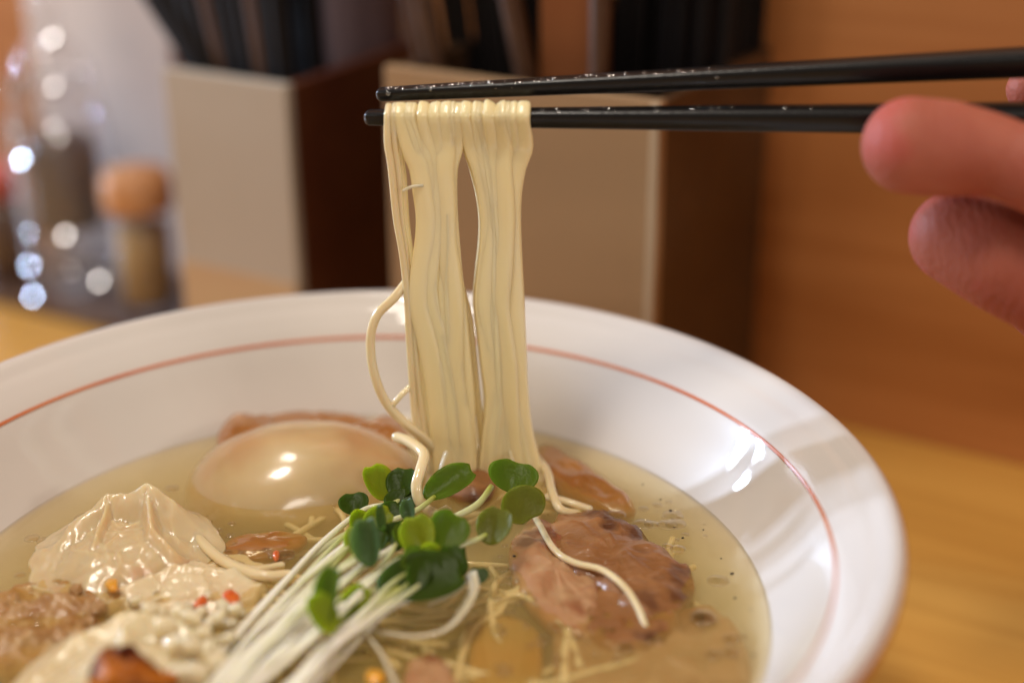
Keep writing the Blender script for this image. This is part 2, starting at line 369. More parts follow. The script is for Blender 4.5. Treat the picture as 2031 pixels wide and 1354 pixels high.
# ------------------------------------------------------------------ bowl
PROF = [(0.5, 9), (22, 9.5), (38, 13), (54, 22), (66, 32.5), (75.5, 41.5), (82.6, 49), (88.6, 57.5), (93.8, 67.5 - 1.2), (98, 70.6), (100.8, 72.6)]
def inner_r(z):
    zs = [p[1] for p in PROF]; rs = [p[0] for p in PROF]; return float(np.interp(z, zs, rs))
def prof_smooth(P, n): return [tuple(p) for p in resample(P, n)]
bowl = thing('ramen_bowl', (0, 0, 0), 'large white ramen bowl with a thin red line inside the rim', 'bowl')
inn = prof_smooth(PROF, 60)
lip = [(102.0, 73.9), (103.2, 74.8), (104.3, 75.0), (105.2, 74.7), (105.75, 74.1), (105.85, 72.8)]
out = prof_smooth([(105.8, 71.2), (105.0, 68.2), (102.6, 63.5), (98.2, 57), (90, 46), (78, 33), (62, 20), (48, 12), (44, 8), (43, 1), (42, .4), (38, .4), (37, 2), (36, 6), (0.5, 6.5)], 60)
b = MB(); b.lathe(inn + lip + out, 160)
obj('body', b, M_white, bowl)
def band(z0, z1, side, name, m, k=6):
    b = MB(); R = []
    if side == 'in':
        pr = np.array(inn); f = lambda z: float(np.interp(z, pr[:, 1], pr[:, 0])); off = -.14; deep = .3
    else:
        pr = np.array((lip[3:] + out)[::-1]); f = lambda z: float(np.interp(z, pr[-40:, 1], pr[-40:, 0])); off = .14; deep = -.3
    zz = np.linspace(z0, z1, k)
    prof = [(f(z) + off, z + (.1 if side == 'in' else -.03)) for z in zz] + [(f(z) + deep, z - (.25 if side == 'in' else 0)) for z in zz[::-1]]
    b.lathe(prof, 160, closed=True); return obj(name, b, m, bowl)
band(66.1, 66.75, 'in', 'red_line', M_red)
band(68.6, 73.9, 'out', 'rim_stripe', M_redout)

# broth
b = MB()
pr = [(r + .5, z) for r, z in inn if z < SOUP - .2]
b.lathe([(.3, 9.2)] + pr[1:] + [(inner_r(SOUP + .9) + .3, SOUP + .9), (inner_r(SOUP) - .9, SOUP + .22), (inner_r(SOUP) - 2.2, SOUP)] + [(r, SOUP) for r in (70, 55, 40, 20, .3)], 128)
obj('broth', b, M_broth, kind='stuff', label='clear golden broth filling the white bowl', cat='broth')

# ------------------------------------------------------------------ egg
EC = np.array([-16.5, 55.5, SOUP - 7.6])
b = MB(); R = []
for i in range(41):
    s = -1 + 2 * i / 40; s = max(-.9995, min(.9995, s))
    r = math.sqrt(1 - s * s) * (1 - .09 * s)
    R.append([(s * 28.6, r * 19.8 * math.cos(a), r * 18.6 * math.sin(a)) for a in np.linspace(0, 2 * math.pi, 56, endpoint=False)])
rot = np.array(Matrix.Rotation(math.radians(8), 3, 'Z') @ Matrix.Rotation(math.radians(-3), 3, 'Y'))
b.rings([[rot @ (np.array(p) * (1 + .018 * noise.noise(Vector(p) * .09) + .006 * noise.noise(Vector(p) * .3))) + EC for p in r] for r in R])
obj('egg', b, M_egg, label='whole peeled soy-marinated egg half sunk in the broth', cat='egg')

# ------------------------------------------------------------------ held chopsticks
CH_UP = (ony(745, 188, 58.5), ony(2031, 124, 38)); CH_LO = (ony(722, 233, 54), ony(2031, 236, 34))
def stick(name, a, b_, length, r0, r1, label, cat, group, m=M_black):
    a = np.array(a); d = np.array(b_) - a; d /= np.linalg.norm(d)
    mb = MB(); pts = [a + d * s for s in np.linspace(1.2, length, 40)]
    mb.tube(pts, 2 * r0, 2 * r0, 16, ref=(0, 0, 1), taper=lambda q: 1 + (r1 / r0 - 1) * min(1, q * 1.15), power=4.2, twist=lambda q: .18)
    return obj(name, mb, m, label=label, cat=cat, group=group)
GH = 'pair of chopsticks held in the hand'
stick('chopstick', *CH_UP, 232, 1.35, 3.5, 'upper black chopstick pressing on top of the lifted noodles', 'chopstick', GH)
stick('chopstick', *CH_LO, 232, 1.5, 3.7, 'lower black chopstick carrying the noodles, with the thumb over it', 'chopstick', GH)
def stick_at(S, x):
    a, b_ = S; t_ = (x - a[0]) / (b_[0] - a[0]); return a + (b_ - a) * t_
# beads of water on the upper side
def cap(mb, c, nn, r, h, n=14):
    """A low drop of liquid sitting on a surface whose normal is nn."""
    nn = np.array(nn, float) / np.linalg.norm(nn); e1 = np.cross(nn, [.3, .2, .9]); e1 /= np.linalg.norm(e1); e2 = np.cross(nn, e1)
    mb.rings([[np.array(c) + nn * hh * h + (e1 * math.cos(a) + e2 * math.sin(a)) * r * k for a in np.linspace(0, 2 * math.pi, n, endpoint=False)]
              for k, hh in ((.9, -.3), (1, 0), (.9, .3), (.7, .62), (.45, .86), (.2, .97), (.02, 1))])
def rad(s, r0, r1): return r0 + (r1 - r0) * min(1, s / 232 * 1.15)
b = MB(); rnd = random.Random(3)
for (a, e), r0, r1, n, spans in ((CH_UP, 1.35, 3.5, 110, ((2, 26), (8, 34), (34, 52), (40, 74))), (CH_LO, 1.5, 3.7, 44, ((31, 48), (34, 72), (60, 95)))):
    d = (e - a) / np.linalg.norm(e - a)
    for k in range(n):
        s = rnd.uniform(*rnd.choice(spans)); r = rad(s, r0, r1); th = rnd.gauss(.98, .28); rr = rnd.choice([.22, .28, .35, .45, .6])
        nn = np.array([rnd.uniform(-.15, .15), -math.cos(th), math.sin(th)])
        cap(b, a + d * s + np.array([0, -math.cos(th), math.sin(th)]) * r * 1.02, nn, rr, rr * .5)
obj('water_beads', b, M_drop, kind='stuff', label='tiny beads of broth clinging to the chopsticks', cat='droplets')

# ------------------------------------------------------------------ lifted noodles
LBy = [205, 260, 320, 400, 460, 500, 600, 700, 800, 880, 950]
LBl = [784, 792, 813, 824, 830, 820, 812, 836, 850, 858, 866]
LBr = [918, 919, 910, 908, 914, 914, 926, 936, 945, 946, 952]
RBy = [200, 260, 310, 350, 400, 460, 500, 600, 700, 800, 880, 950]
RBl = [914, 920, 928, 940, 950, 955, 948, 941, 952, 962, 952, 945]
RBr = [1046, 1053, 1046, 1036, 1030, 1031, 1035, 1039, 1042, 1049, 1060, 1080]
GN = 'noodles hanging from the chopsticks'
def lifted(front, back, yf, yb, w, label, m=M_noodle, tip_x=None, seed=0, fuse=1.0):
    rn = random.Random(seed)
    x = ony(tip_x, 215, 54)[0]
    c = stick_at(CH_LO, x); r = rad(x - CH_LO[0][0], 1.5, 3.7) + .78 + rn.uniform(-.12, .2)
    pts = [ony(px, py, yb) for px, py in back[::-1]]
    for th in (170, 135, 100, 75, 45, 10):
        th = math.radians(th); pts.append(np.array([x + .25 * math.sin(th), c[1] - r * math.cos(th), c[2] + r * math.sin(th)]))
    ph = rn.uniform(0, 90); pts += [ony(px, py, yf + .75 * noise.noise(Vector((ph, py * .005, 3.3))) * min(1, max(0, (py - 265) / 100))) for px, py in front]
    e = pts[-1]; pts += [e + np.array([rn.uniform(-1, 1), -.5, -3.5]), e + np.array([rn.uniform(-3, 3), -2, -7])]
    mb = MB(); P_ = resample(pts, 120); top = P_[:, 2].max()
    q_ = lambda k: 1 + (fuse - 1) * min(1, max(0, (top - P_[min(119, int(k * 119)), 2] - 3) / 7))
    mb.tube(P_, w, 1.7, 14, ref=(1, 0, 0), power=3.0, taper=q_)
    return obj('noodle', mb, m, label=label, cat='noodle', group=GN)
def run(Y, L, R_, n, i, jit, rn, ys):
    o = []; ph = rn.uniform(0, 50)
    for y in ys:
        hw = 11 if y < 300 else 18; l = np.interp(y, Y, L) + hw; r = np.interp(y, Y, R_) - hw
        w_ = noise.noise(Vector((ph, y * .006, 0))) * jit * min(1, max(0, (y - 270) / 120))
        x = l + (r - l) * i / (n - 1) + w_
        o.append((min(max(x, l), r), y))
    return o
YS = [285, 330, 380, 430, 480, 540, 600, 660, 720, 790, 860, 940]
rn = random.Random(11)
for nm, Y, L_, R_, n in (('left', LBy, LBl, LBr, 6), ('right', RBy, RBl, RBr, 6)):
    for i in range(n):
        fr = run(Y, L_, R_, n, i, 17 if 0 < i < n - 1 else 3, rn, YS)
        order = list(range(n))
        bk = run(Y, L_, R_, n, (i * 2 + 1) % n if i < n // 2 else (i * 2) % n, 1, rn, [275] + YS[1:])
        bk = [(min(max(px, np.interp(py, Y, L_) + 20), np.interp(py, Y, R_) - 20), py) for px, py in bk]
        tx = np.interp(205, Y, L_) + 10 + (np.interp(205, Y, R_) - np.interp(205, Y, L_) - 20) * i / (n - 1)
        lab = {('left', 0): 'outermost strand on the left side of the left noodle bundle, beside the thin pair',
               ('right', n - 1): 'rightmost hanging noodle, bulging right just under the lower chopstick',
               ('right', 0): 'hanging noodle edging the gap on the left side of the right bundle',
               ('left', n - 1): 'hanging noodle edging the gap on the right side of the left bundle'}.get((nm, i), '%s strand from the left within the %s fused bundle of hanging noodles' % (['first', 'second', 'third', 'fourth', 'fifth', 'sixth'][i], nm))
        lifted(fr, bk, 50.6, 57.2 + (.3 if i % 2 else 0), rn.uniform(2.35, 2.95), lab, tip_x=tx, seed=i + (50 if nm == 'left' else 0), fuse=rn.uniform(1.35, 2.1))
# finer single strands clinging to the front of the two bundles
for k in range(10):
    nm, Y, L_, R_ = (('left', LBy, LBl, LBr), ('right', RBy, RBl, RBr))[k % 2]
    f0, f1 = rn.uniform(.08, .92), rn.uniform(.1, .9); pts = []
    for y in [285, 340, 400, 470, 550, 630, 720, 810, 900, 955]:
        q = (y - 285) / 670; f = f0 + (f1 - f0) * q; l = np.interp(y, Y, L_) + 8; r = np.interp(y, Y, R_) - 8; pts.append((l + (r - l) * f, y))
    tx = np.interp(205, Y, L_) + 8 + (np.interp(205, Y, R_) - np.interp(205, Y, L_) - 16) * f0
    lifted(pts, [(np.interp(y, Y, L_) + (np.interp(y, Y, R_) - np.interp(y, Y, L_)) * .5, y) for y in (280, 420, 600, 800, 940)], 50.05, 57.0, rn.uniform(1.15, 1.6),
           '%s fine strand clinging to the front of the %s noodle bundle' % (['first', 'first', 'second', 'second', 'third', 'third', 'fourth', 'fourth', 'fifth', 'fifth'][k], nm), M_noodle, tx, k + 200)
# the thin pair on the left and the one in the gap
lifted([(769, 285), (776, 330), (786, 430), (798, 500), (807, 580), (811, 660), (817, 750), (825, 840), (846, 930)],
       [(774, 280), (782, 350), (792, 440), (804, 520), (814, 620), (822, 720), (838, 830), (862, 940)], 50.2, 57, 1.6,
       'leftmost hanging noodle, thin and pale, standing clear of the bundles', M_noodle2, 770, 91)
lifted([(783, 285), (790, 340), (795, 430), (805, 500), (812, 580), (822, 680), (832, 780), (846, 870), (858, 940)],
       [(790, 280), (800, 350), (806, 440), (816, 520), (826, 620), (836, 720), (848, 830), (870, 940)], 51, 57.2, 1.5,
       'second thin hanging noodle just right of the leftmost one', M_noodle2, 783, 92)
def strand(pts, w, label, m=M_noodle2, t=None, group='noodles curling out of the bowl', name='noodle', n=60, cat='noodle', ref=(1, 0, 0), power=2.5):
    mb = MB(); mb.tube(resample(pts, n), w, t or w * .9, 10, ref=ref, power=power)
    return obj(name, mb, m, label=label, cat=cat, group=group)
strand([ony(*p, y) for p, y in (((806, 560), 51.5), ((780, 592), 50), ((748, 625), 49), ((735, 672), 48.5), ((741, 735), 48), ((764, 795), 48), ((803, 838), 48.5), ((845, 872), 49.5), ((872, 905), 51), ((880, 960), 52))], 2.1,
       'pale noodle bowing out in a loop on the left of the hanging bundle')
strand([ony(*p, y) for p, y in (((812, 768), 50), ((797, 782), 48.6), ((783, 798), 48.2), ((777, 806), 48.3))], 1.3, 'short noodle end branching off beside the looped noodle')
strand([ony(*p, y) for p, y in (((786, 866), 46), ((812, 876), 43), ((840, 900), 38), ((834, 932), 32), ((826, 966), 29), ((836, 1000), 28), ((866, 1019), 28), ((888, 1012), 30))], 2.5,
       'pale noodle hooking down over the cress leaves in front of the bundle')
strand([ony(*p, y) for p, y in (((885, 896), 46), ((876, 925), 44), ((868, 950), 42))], .8, 'thin pale sliver standing beside the hooked noodle', M_leek, name='onion_sliver', cat='garnish', group=None)
strand([ony(*p, y) for p, y in (((800, 378), 49.2), ((815, 371), 49), ((838, 368), 49.2))], .7, 'tiny pale sliver stuck across the gap of the left noodles', M_leek, name='onion_sliver', cat='garnish', group=None)
strand([ony(*p, y) for p, y in (((900, 500), 54.6), ((912, 560), 54), ((930, 630), 53.6), ((938, 700), 53.2), ((948, 800), 53), ((958, 880), 53), ((968, 960), 53))], 1.7,
       'thin noodle running down inside the gap between the two bundles', M_noodle, group=None)

# noodles lying in the broth
GB = 'noodles lying in the broth'
def soupline(pxs, z, w, label, m=M_noodle2, grp=GB):
    zz = z if hasattr(z, '__len__') else [z] * len(pxs)
    return strand([onz(px, py, q) for (px, py), q in zip(pxs, zz)], w, label, m, group=grp)
soupline([(1062, 905), (1085, 935), (1095, 975), (1112, 1010), (1150, 1020)], (52, 52, 51, 49.5, 48), 2.0, 'noodle sagging from the right bundle down to the broth')
soupline([(1040, 985), (1070, 1040), (1100, 1090), (1140, 1115), (1195, 1130), (1240, 1165), (1270, 1215), (1290, 1280)], (49, 49.6, 50.3, 51.0, 51.6, 51.4, 49.6, 47), 1.5, 'noodle draped across the brown seared pork')
soupline([(1085, 985), (1125, 995), (1170, 1010)], (49.4, 49.8, 49), 1.9, 'short noodle touching the upper edge of the brown pork')
soupline([(980, 1195), (1030, 1180), (1090, 1215), (1130, 1262), (1150, 1320)], 48.1, 1.4, 'submerged noodle curving right of the leek shreds')
soupline([(1130, 1240), (1120, 1300), (1122, 1354)], 48.2, 1.7, 'submerged noodle running to the bottom edge below the pork')
soupline([(905, 1354), (920, 1290), (945, 1240), (990, 1215)], 48.0, 1.4, 'submerged noodle rising towards the white leek curl')
soupline([(378, 1045), (410, 1085), (455, 1118), (520, 1140), (575, 1140)], (50, 50, 50, 50.2, 49.5), 2.4, 'broad pale noodle lying between egg and wonton')
soupline([(395, 1062), (440, 1105), (500, 1128), (560, 1120)], (48.9, 49.3, 49.6, 49), 1.6, 'thin noodle alongside the broad one by the egg')
rn = random.Random(5)
for k in range(80):
    px, py = (rn.uniform(560, 1420), rn.uniform(940, 1420)) if k % 4 else (rn.uniform(300, 640), rn.uniform(1060, 1230)); a = rn.uniform(0, 6.28); c = rn.uniform(-.05, .05); pts = []
    x, y, _ = onz(px, py, SOUP); z = SOUP - rn.uniform(.9, 3.6)
    for q in range(9):
        pts.append((x, y, z - abs(q - 4) * .25)); x += 5 * math.cos(a); y += 5 * math.sin(a); a += c * 5 + rn.uniform(-.25, .25)
    pts = [p for p in pts if math.hypot(p[0], p[1]) < 74]
    if len(pts) > 4: strand(pts, rn.uniform(1.2, 1.7), 'noodle sunk beneath the broth under the cress and pork', M_noodle2, group='sunken noodles', n=36)

# ------------------------------------------------------------------ braised bamboo behind the egg
GM = 'bamboo shoots behind the egg'
def outline(pxs, z): return [onz(px, py, z)[:2] for px, py in pxs]
def slice_(name, pxs, z, thick, bulge, rough, m, label, cat, seed=0, group=None, tilt=(0, 0), freq=.25, rings=6, n=44):
    mb = MB(); mb.slab(outline(pxs, z), z, thick, bulge, rough, rings, n, seed, tilt, freq)
    return obj(name, mb, m, label=label, cat=cat, group=group)
slice_('bamboo_shoot', [(432, 880), (440, 838), (470, 818), (530, 822), (545, 850), (500, 880)], 52.2, 5.5, 1.8, .9, M_menma, 'golden brown bamboo shoot end at upper left of the egg', 'bamboo shoot', 1, GM)
slice_('bamboo_shoot', [(500, 850), (520, 822), (620, 814), (720, 822), (740, 845), (640, 850)], 51.2, 5, 1.2, .6, M_menma, 'long reddish bamboo shoot lying behind the top of the egg', 'bamboo shoot', 2, GM)
slice_('bamboo_shoot', [(690, 850), (745, 828), (778, 822), (812, 858), (800, 880), (740, 870)], 52.0, 4, 1.4, .8, M_menma, 'orange bamboo shoot between egg and hanging noodles', 'bamboo shoot', 3, GM)
slice_('bamboo_shoot', [(430, 1090), (470, 1062), (560, 1050), (610, 1062), (570, 1090), (480, 1104)], 48.6, 3, .8, .5, M_menma, 'bamboo shoot sunk below the front of the egg', 'bamboo shoot', 4, GM)
slice_('bamboo_shoot', [(866, 935), (900, 915), (960, 918), (985, 950), (960, 985), (900, 975)], 50.6, 4, 1.6, .6, M_pork, 'dark brown bamboo shoot between noodle foot and cress', 'bamboo shoot', 5, GM)

# ------------------------------------------------------------------ pork
slice_('pork_slice', [(1092, 1030), (1140, 1006), (1205, 1008), (1262, 1040), (1322, 1085), (1376, 1132), (1368, 1180), (1310, 1222), (1245, 1208), (1196, 1165), (1130, 1130), (1094, 1080)], 49.5, 7, 1.8, 1.5, M_pork, 'brown seared pork piece standing out of the broth at right', 'pork', 11, rings=9, n=64, freq=.2)
slice_('pork_slice', [(1008, 1085), (1045, 1030), (1100, 1030), (1150, 1090), (1200, 1180), (1195, 1250), (1120, 1250), (1030, 1165)], 48.9, 6, 1.0, 1.2, M_pork2, 'pink pork slice between the cress and the brown pork', 'pork', 12, rings=8)
slice_('pork_slice', [(1062, 890), (1090, 880), (1150, 912), (1215, 955), (1262, 1000), (1225, 1012), (1150, 985), (1090, 945)], 48.7, 5, 1.0, .8, M_menma, 'orange brown pork edge right of the noodle foot', 'pork', 13, rings=8)
slice_('pork_slice', [(1100, 1240), (1180, 1200), (1290, 1232), (1400, 1190), (1470, 1250), (1490, 1354), (1440, 1440), (1250, 1460), (1120, 1400)], 47.8, 5, .5, 1.0, M_pork3, 'large pale pork slice sunk in the broth at lower right', 'pork', 14, rings=9, n=60)
slice_('pork_slice', [(1150, 1180), (1230, 1150), (1340, 1200), (1330, 1270), (1220, 1290), (1150, 1245)], 48.7, 5, .7, .8, M_pork, 'dark pork chunk just below the brown pork', 'pork', 15)
slice_('vegetable_slice', [(930, 1300), (950, 1230), (1010, 1215), (1070, 1250), (1075, 1340), (1050, 1420), (950, 1430)], 47.6, 4, .5, .4, M_orange, 'amber orange slice under the broth below the leek curl', 'vegetable', 16)
slice_('pork_slice', [(800, 1354), (815, 1300), (860, 1290), (900, 1330), (910, 1420), (820, 1430)], 49.0, 4, .7, .8, M_pork2, 'small pink pork corner at the bottom edge beside the leek', 'pork', 17)

# ------------------------------------------------------------------ wontons
def blob(name, c, r, m, label, cat, seed, amp=.14, freq=2.2, nu=64, nv=36, parent=None, group=None):
    mb = MB()
    def disp(d):
        v = Vector((d[0] * freq + seed * 3.7, d[1] * freq, d[2] * freq))
        ridge = 1 - abs(noise.noise(v * 1.3)) * 2
        return amp * (noise.fractal(v, 1, 2, 4) * .8 + max(0, ridge) ** 3 * .45)
    mb.sphere(c, *r, nu=nu, nv=nv, disp=disp); return obj(name, mb, m, parent, label=label, cat=cat, group=group)
def sheet(name, rows, m, parent, thick=.55, wob=1.2, seed=0):
    """A soft sheet through rows of control points, wavy, with real thickness."""
    G = np.array([resample(r, 26) for r in rows]); G = np.array([resample(G[:, j], 16) for j in range(26)])
    a, b_, _ = G.shape; top = []
    for i in range(a):
        for j in range(b_):
            p = G[i, j].copy(); p[2] += wob * noise.fractal(Vector((p[0] * .16, p[1] * .16, seed * 5.)), 1, 2, 3); top.append(p)
    top = np.array(top); mb = MB(); vs = list(top) + [p - np.array([0, 0, thick]) for p in top]; fs = []; o = a * b_
    for i in range(a - 1):
        for j in range(b_ - 1):
            q = (i * b_ + j, i * b_ + j + 1, (i + 1) * b_ + j + 1, (i + 1) * b_ + j); fs += [q, tuple(x + o for x in q[::-1])]
    rim = [j for j in range(b_)] + [i * b_ + b_ - 1 for i in range(1, a)] + [(a - 1) * b_ + j for j in range(b_ - 2, -1, -1)] + [i * b_ for i in range(a - 2, 0, -1)]
    for x, y in zip(rim, rim[1:] + rim[:1]): fs.append((x, x + o, y + o, y))
    mb.add(vs, fs); return obj(name, mb, m, parent)
def Z(px, py, z): return onz(px, py, z)
GW = 'wontons in the broth'
def mound(name, c, rx, ry, h, crests, m, parent, seed=0, fine=.5, wob=.16, zlow=-4):
    """A soft lump standing in the broth: dome, folded crests and small wrinkles."""
    nr, na = 46, 110; rings = []
    def height(x, y, k):
        z = zlow + (h - zlow) * max(0, 1 - k ** 2.3)
        for pts, w in crests:
            P = np.array(pts); best = None
            for a, b_ in zip(P[:-1], P[1:]):
                d = b_[:2] - a[:2]; t_ = max(0, min(1, ((x - a[0]) * d[0] + (y - a[1]) * d[1]) / (d @ d)))
                q = a + (b_ - a) * t_; dd = math.hypot(x - q[0], y - q[1])
                g = (q[2] - SOUP) * math.exp(-(dd / w) ** 1.6)
                if best is None or g > best: best = g
            z = max(z, best) if best > z else z + max(0, best) * .12
        v = Vector((x * .16 + seed * 7.7, y * .16, seed)); e = max(0, 1 - k ** 6)
        rid = 1 - abs(noise.noise(v * 1.5 + Vector((noise.noise(v), noise.noise(v + Vector((5, 2, 1))), 0)) * .8))
        return z + e * (noise.fractal(v * 1.1, 1, 2, 3) * fine * 1.5 + (rid ** 5) * fine * 1.6 - fine + noise.noise(v * 6) * fine * .28)
    for i in range(nr + 1):
        k = max(.004, (1 - i / nr)) ; ring = []
        for j in range(na):
            a = 2 * math.pi * j / na; q = 1 + wob * noise.fractal(Vector((math.cos(a) * 1.6 + seed, math.sin(a) * 1.6, seed * 2)), 1, 2, 3)
            x, y = c[0] + rx * k * q * math.cos(a), c[1] + ry * k * q * math.sin(a)
            ring.append((x, y, SOUP + height(x, y, k)))
        rings.append(ring)
    low = [[(p[0], p[1], SOUP + zlow - 3) for p in rings[0]]]
    mb = MB(); mb.rings(low + rings); return obj(name, mb, m, parent)
c1 = Z(235, 1095, 45)
w1 = thing('wonton', c1, 'wrinkled pale wonton with a peaked fold near the left of the egg', 'wonton', GW)
mound('wrapper', Z(240, 1095, SOUP), 19.5, 20, 4.6, [([Z(105, 1085, 51.5), Z(150, 1035, 55), Z(215, 985, 57.6), Z(290, 966, 59.5), Z(340, 990, 57.5), Z(395, 1050, 51.5)], 5.0),
      ([Z(290, 970, 59.3), Z(300, 1040, 56.5), Z(340, 1090, 52.5)], 2.6), ([Z(215, 990, 57.5), Z(190, 1060, 55.2), Z(170, 1120, 51)], 2.2)], M_wonton, w1, 3, .34)
mound('wrapper_tail', Z(375, 1150, SOUP), 16, 13, 1.3, [([Z(250, 1160, 50.8), Z(340, 1120, 51.6), Z(470, 1130, 50.2)], 2.2), ([Z(260, 1215, 50.6), Z(360, 1185, 51.2), Z(480, 1200, 50)], 1.8)], M_skin_sheet, w1, 5, .36, .2)
c2 = Z(250, 1370, 45)
w2 = thing('wonton', c2, 'smooth cream wonton under the charred chip at the bottom left', 'wonton', GW)
mound('wrapper', Z(235, 1385, SOUP), 21, 21, 6.5, [([Z(70, 1340, 52), Z(150, 1260, 54.5), Z(260, 1215, 56), Z(380, 1230, 54), Z(450, 1270, 51)], 5.5), ([Z(250, 1225, 55.5), Z(230, 1330, 57.5)], 3)], M_wonton2, w2, 9, .4)
slice_('fried_chip', [(172, 1400), (178, 1320), (205, 1280), (262, 1288), (318, 1320), (330, 1370), (300, 1450), (200, 1450)], 59, 2.2, 2.0, 2.6, M_char, 'charred dark red fried chip on the bottom-left wonton', 'fried chip', 21, freq=.3, rings=8)
slice_('fried_chip', [(318, 1354), (330, 1325), (350, 1330), (352, 1360), (338, 1390)], 55, 1.6, 1.0, .6, M_char, 'small brown fried scrap right of the charred chip', 'fried chip', 22)

# mince crumbs at the left edge
rn = random.Random(17)
r_ = thing('mince', Z(85, 1225, 45), 'heap of browned mince between the two wontons at the left edge', 'mince')
mound('meat_heap', Z(70, 1225, SOUP), 13.5, 15, .3, [([Z(10, 1195, 51), Z(100, 1180, 51.6), Z(200, 1185, 50.6)], 2.2), ([Z(-20, 1270, 51), Z(60, 1245, 51.5), Z(130, 1240, 50.5)], 2.0)], M_crumb, r_, 13, .85, .3)
for k, (px, py, s) in enumerate([(150, 1168, 6), (196, 1206, 8), (118, 1262, 7), (178, 1232, 6)]):
    blob('mince_crumb', Z(px, py, 50.0), (s * .2, s * .2, s * .15), M_crumb, ['topmost crumb of mince below the peaked wonton', 'rightmost crumb of mince beside the wonton', 'crumb of mince touching the front wonton', 'crumb of mince between heap and wonton'][k], 'mince', k + 30, .5, 2.0, 24, 16, group='browned mince crumbs')

# diced onion
onion = [(310, 1215, 12), (345, 1230, 11), (372, 1245, 13), (330, 1262, 12), (300, 1250, 11), (395, 1215, 10), (420, 1232, 11), (360, 1285, 14), (390, 1300, 13), (425, 1270, 11), (445, 1200, 9), (410, 1180, 8), (345, 1310, 12), (620, 1345, 14), (590, 1354, 11), (270, 1190, 10), (480, 1215, 9), (398, 1262, 9), (375, 1205, 8), (455, 1235, 9)]
onion += [(px, py, sz, 55.0 if px < 400 else 53.0) for px, py, sz in ((298, 1205, 11), (322, 1240, 13), (352, 1212, 10), (384, 1222, 12), (410, 1252, 12), (372, 1275, 13), (405, 1290, 12), (340, 1275, 12), (436, 1222, 10), (452, 1262, 11), (428, 1310, 13), (390, 1330, 13), (466, 1205, 9), (358, 1330, 12))]
for k, on_ in enumerate(onion):
    px, py, s = on_[:3]; zc = on_[3] if len(on_) > 3 else 50.3
    r = random.Random(k + 70); mb = MB(); c = Z(px, py, zc); a = r.uniform(0, 3.1)
    q = s * .29; ux = np.array([math.cos(a), math.sin(a), r.uniform(-.3, .3)]) * q; uy = np.array([-math.sin(a), math.cos(a), r.uniform(-.3, .3)]) * q * r.uniform(.6, 1)
    mb.box(c - ux / 2 - uy / 2 - np.array([0, 0, q * .4]), ux, uy, np.array([r.uniform(-.2, .2), r.uniform(-.2, .2), .75]) * q)
    obj('onion_dice', mb, M_onion, bevel=q * .22, label='small dice of white onion lying on the cream front wonton' if zc > 51 else 'small dice of white onion in the cluster between wontons and sprouts' if px < 550 else 'white onion dice at the bottom edge beside the sprout roots', cat='onion', group='diced onion')
def flake(px, py, rx, ry, z, m, label, seed, rot=0):
    r = random.Random(seed); pxs = []
    for k in range(8):
        a = k / 8 * 2 * math.pi; q = r.uniform(.75, 1.15); x, y = math.cos(a) * rx * q, math.sin(a) * ry * q
        pxs.append((px + x * math.cos(rot) - y * math.sin(rot), py + x * math.sin(rot) + y * math.cos(rot)))
    return slice_('chili_flake', pxs, z, .9, .5, .3, m, label, 'chili flake', seed, None, n=20, rings=4)
flake(221, 1156, 15, 13, 51.3, M_yellow, 'yellow chili flake on the front of the peaked wonton', 1)
flake(458, 1181, 16, 17, 51.2, M_chili, 'largest red chili flake, left of the white sprout stems', 2)
flake(398, 1190, 17, 10, 51.0, M_chili, 'slim red chili flake left of the largest one', 3, -.6)
flake(547, 1099, 9, 10, 50.4, M_chili, 'tiny red chili flake in front of the egg', 4)
flake(745, 1338, 20, 15, 50.2, M_yellow, 'pale yellow chili flake at the bottom edge by the leek', 5)

# pepper specks
b = [(1381, 908), (1425, 1000), (1337, 1045), (1354, 1066), (1430, 1107), (1452, 1137), (1489, 1208), (1020, 1102), (1310, 990), (1494, 1298), (1395, 1050), (1330, 1012), (95, 1085), (72, 1092), (1275, 960), (1458, 1185)]
for k, (px, py) in enumerate(b):
    if k == 0: continue
    blob('pepper_speck', Z(px, py, 49.1), (lambda q: (.34 * q, .26 * q, .2 * q))((.55, 1.1, .7, .9, .6, 1.2)[k % 6]), M_pepper, 'tiny dark pepper speck floating on the broth' if px > 500 else 'tiny dark pepper speck by the left edge of the broth', 'pepper', k, .3, 2, 8, 6, group='pepper specks')

# bubbles and oil beads on the surface
mb = MB(); rn = random.Random(23)
spots = [(500, 1090, 60, 16, 16), (130, 1190, 120, 40, 34), (390, 1060, 50, 30, 22), (250, 1120, 120, 50, 26), (1060, 1000, 60, 60, 14), (1000, 1150, 90, 80, 16), (1140, 1050, 60, 40, 10), (440, 850, 25, 45, 9), (700, 830, 120, 12, 7), (1350, 1000, 60, 40, 5), (700, 1010, 60, 20, 8), (400, 1210, 80, 60, 16), (660, 1300, 60, 40, 5), (1250, 1280, 120, 60, 8)]
for px, py, sx, sy, n in spots:
    for _ in range(int(n * 1.7)):
        r = rn.choice([.3, .35, .45, .55, .7, .95]); c = Z(px + rn.gauss(0, sx * .6), py + rn.gauss(0, sy * .6), SOUP)
        if math.hypot(c[0], c[1]) < 81: mb.sphere(c, r, r, r * rn.uniform(.16, .4), nu=14, nv=8)
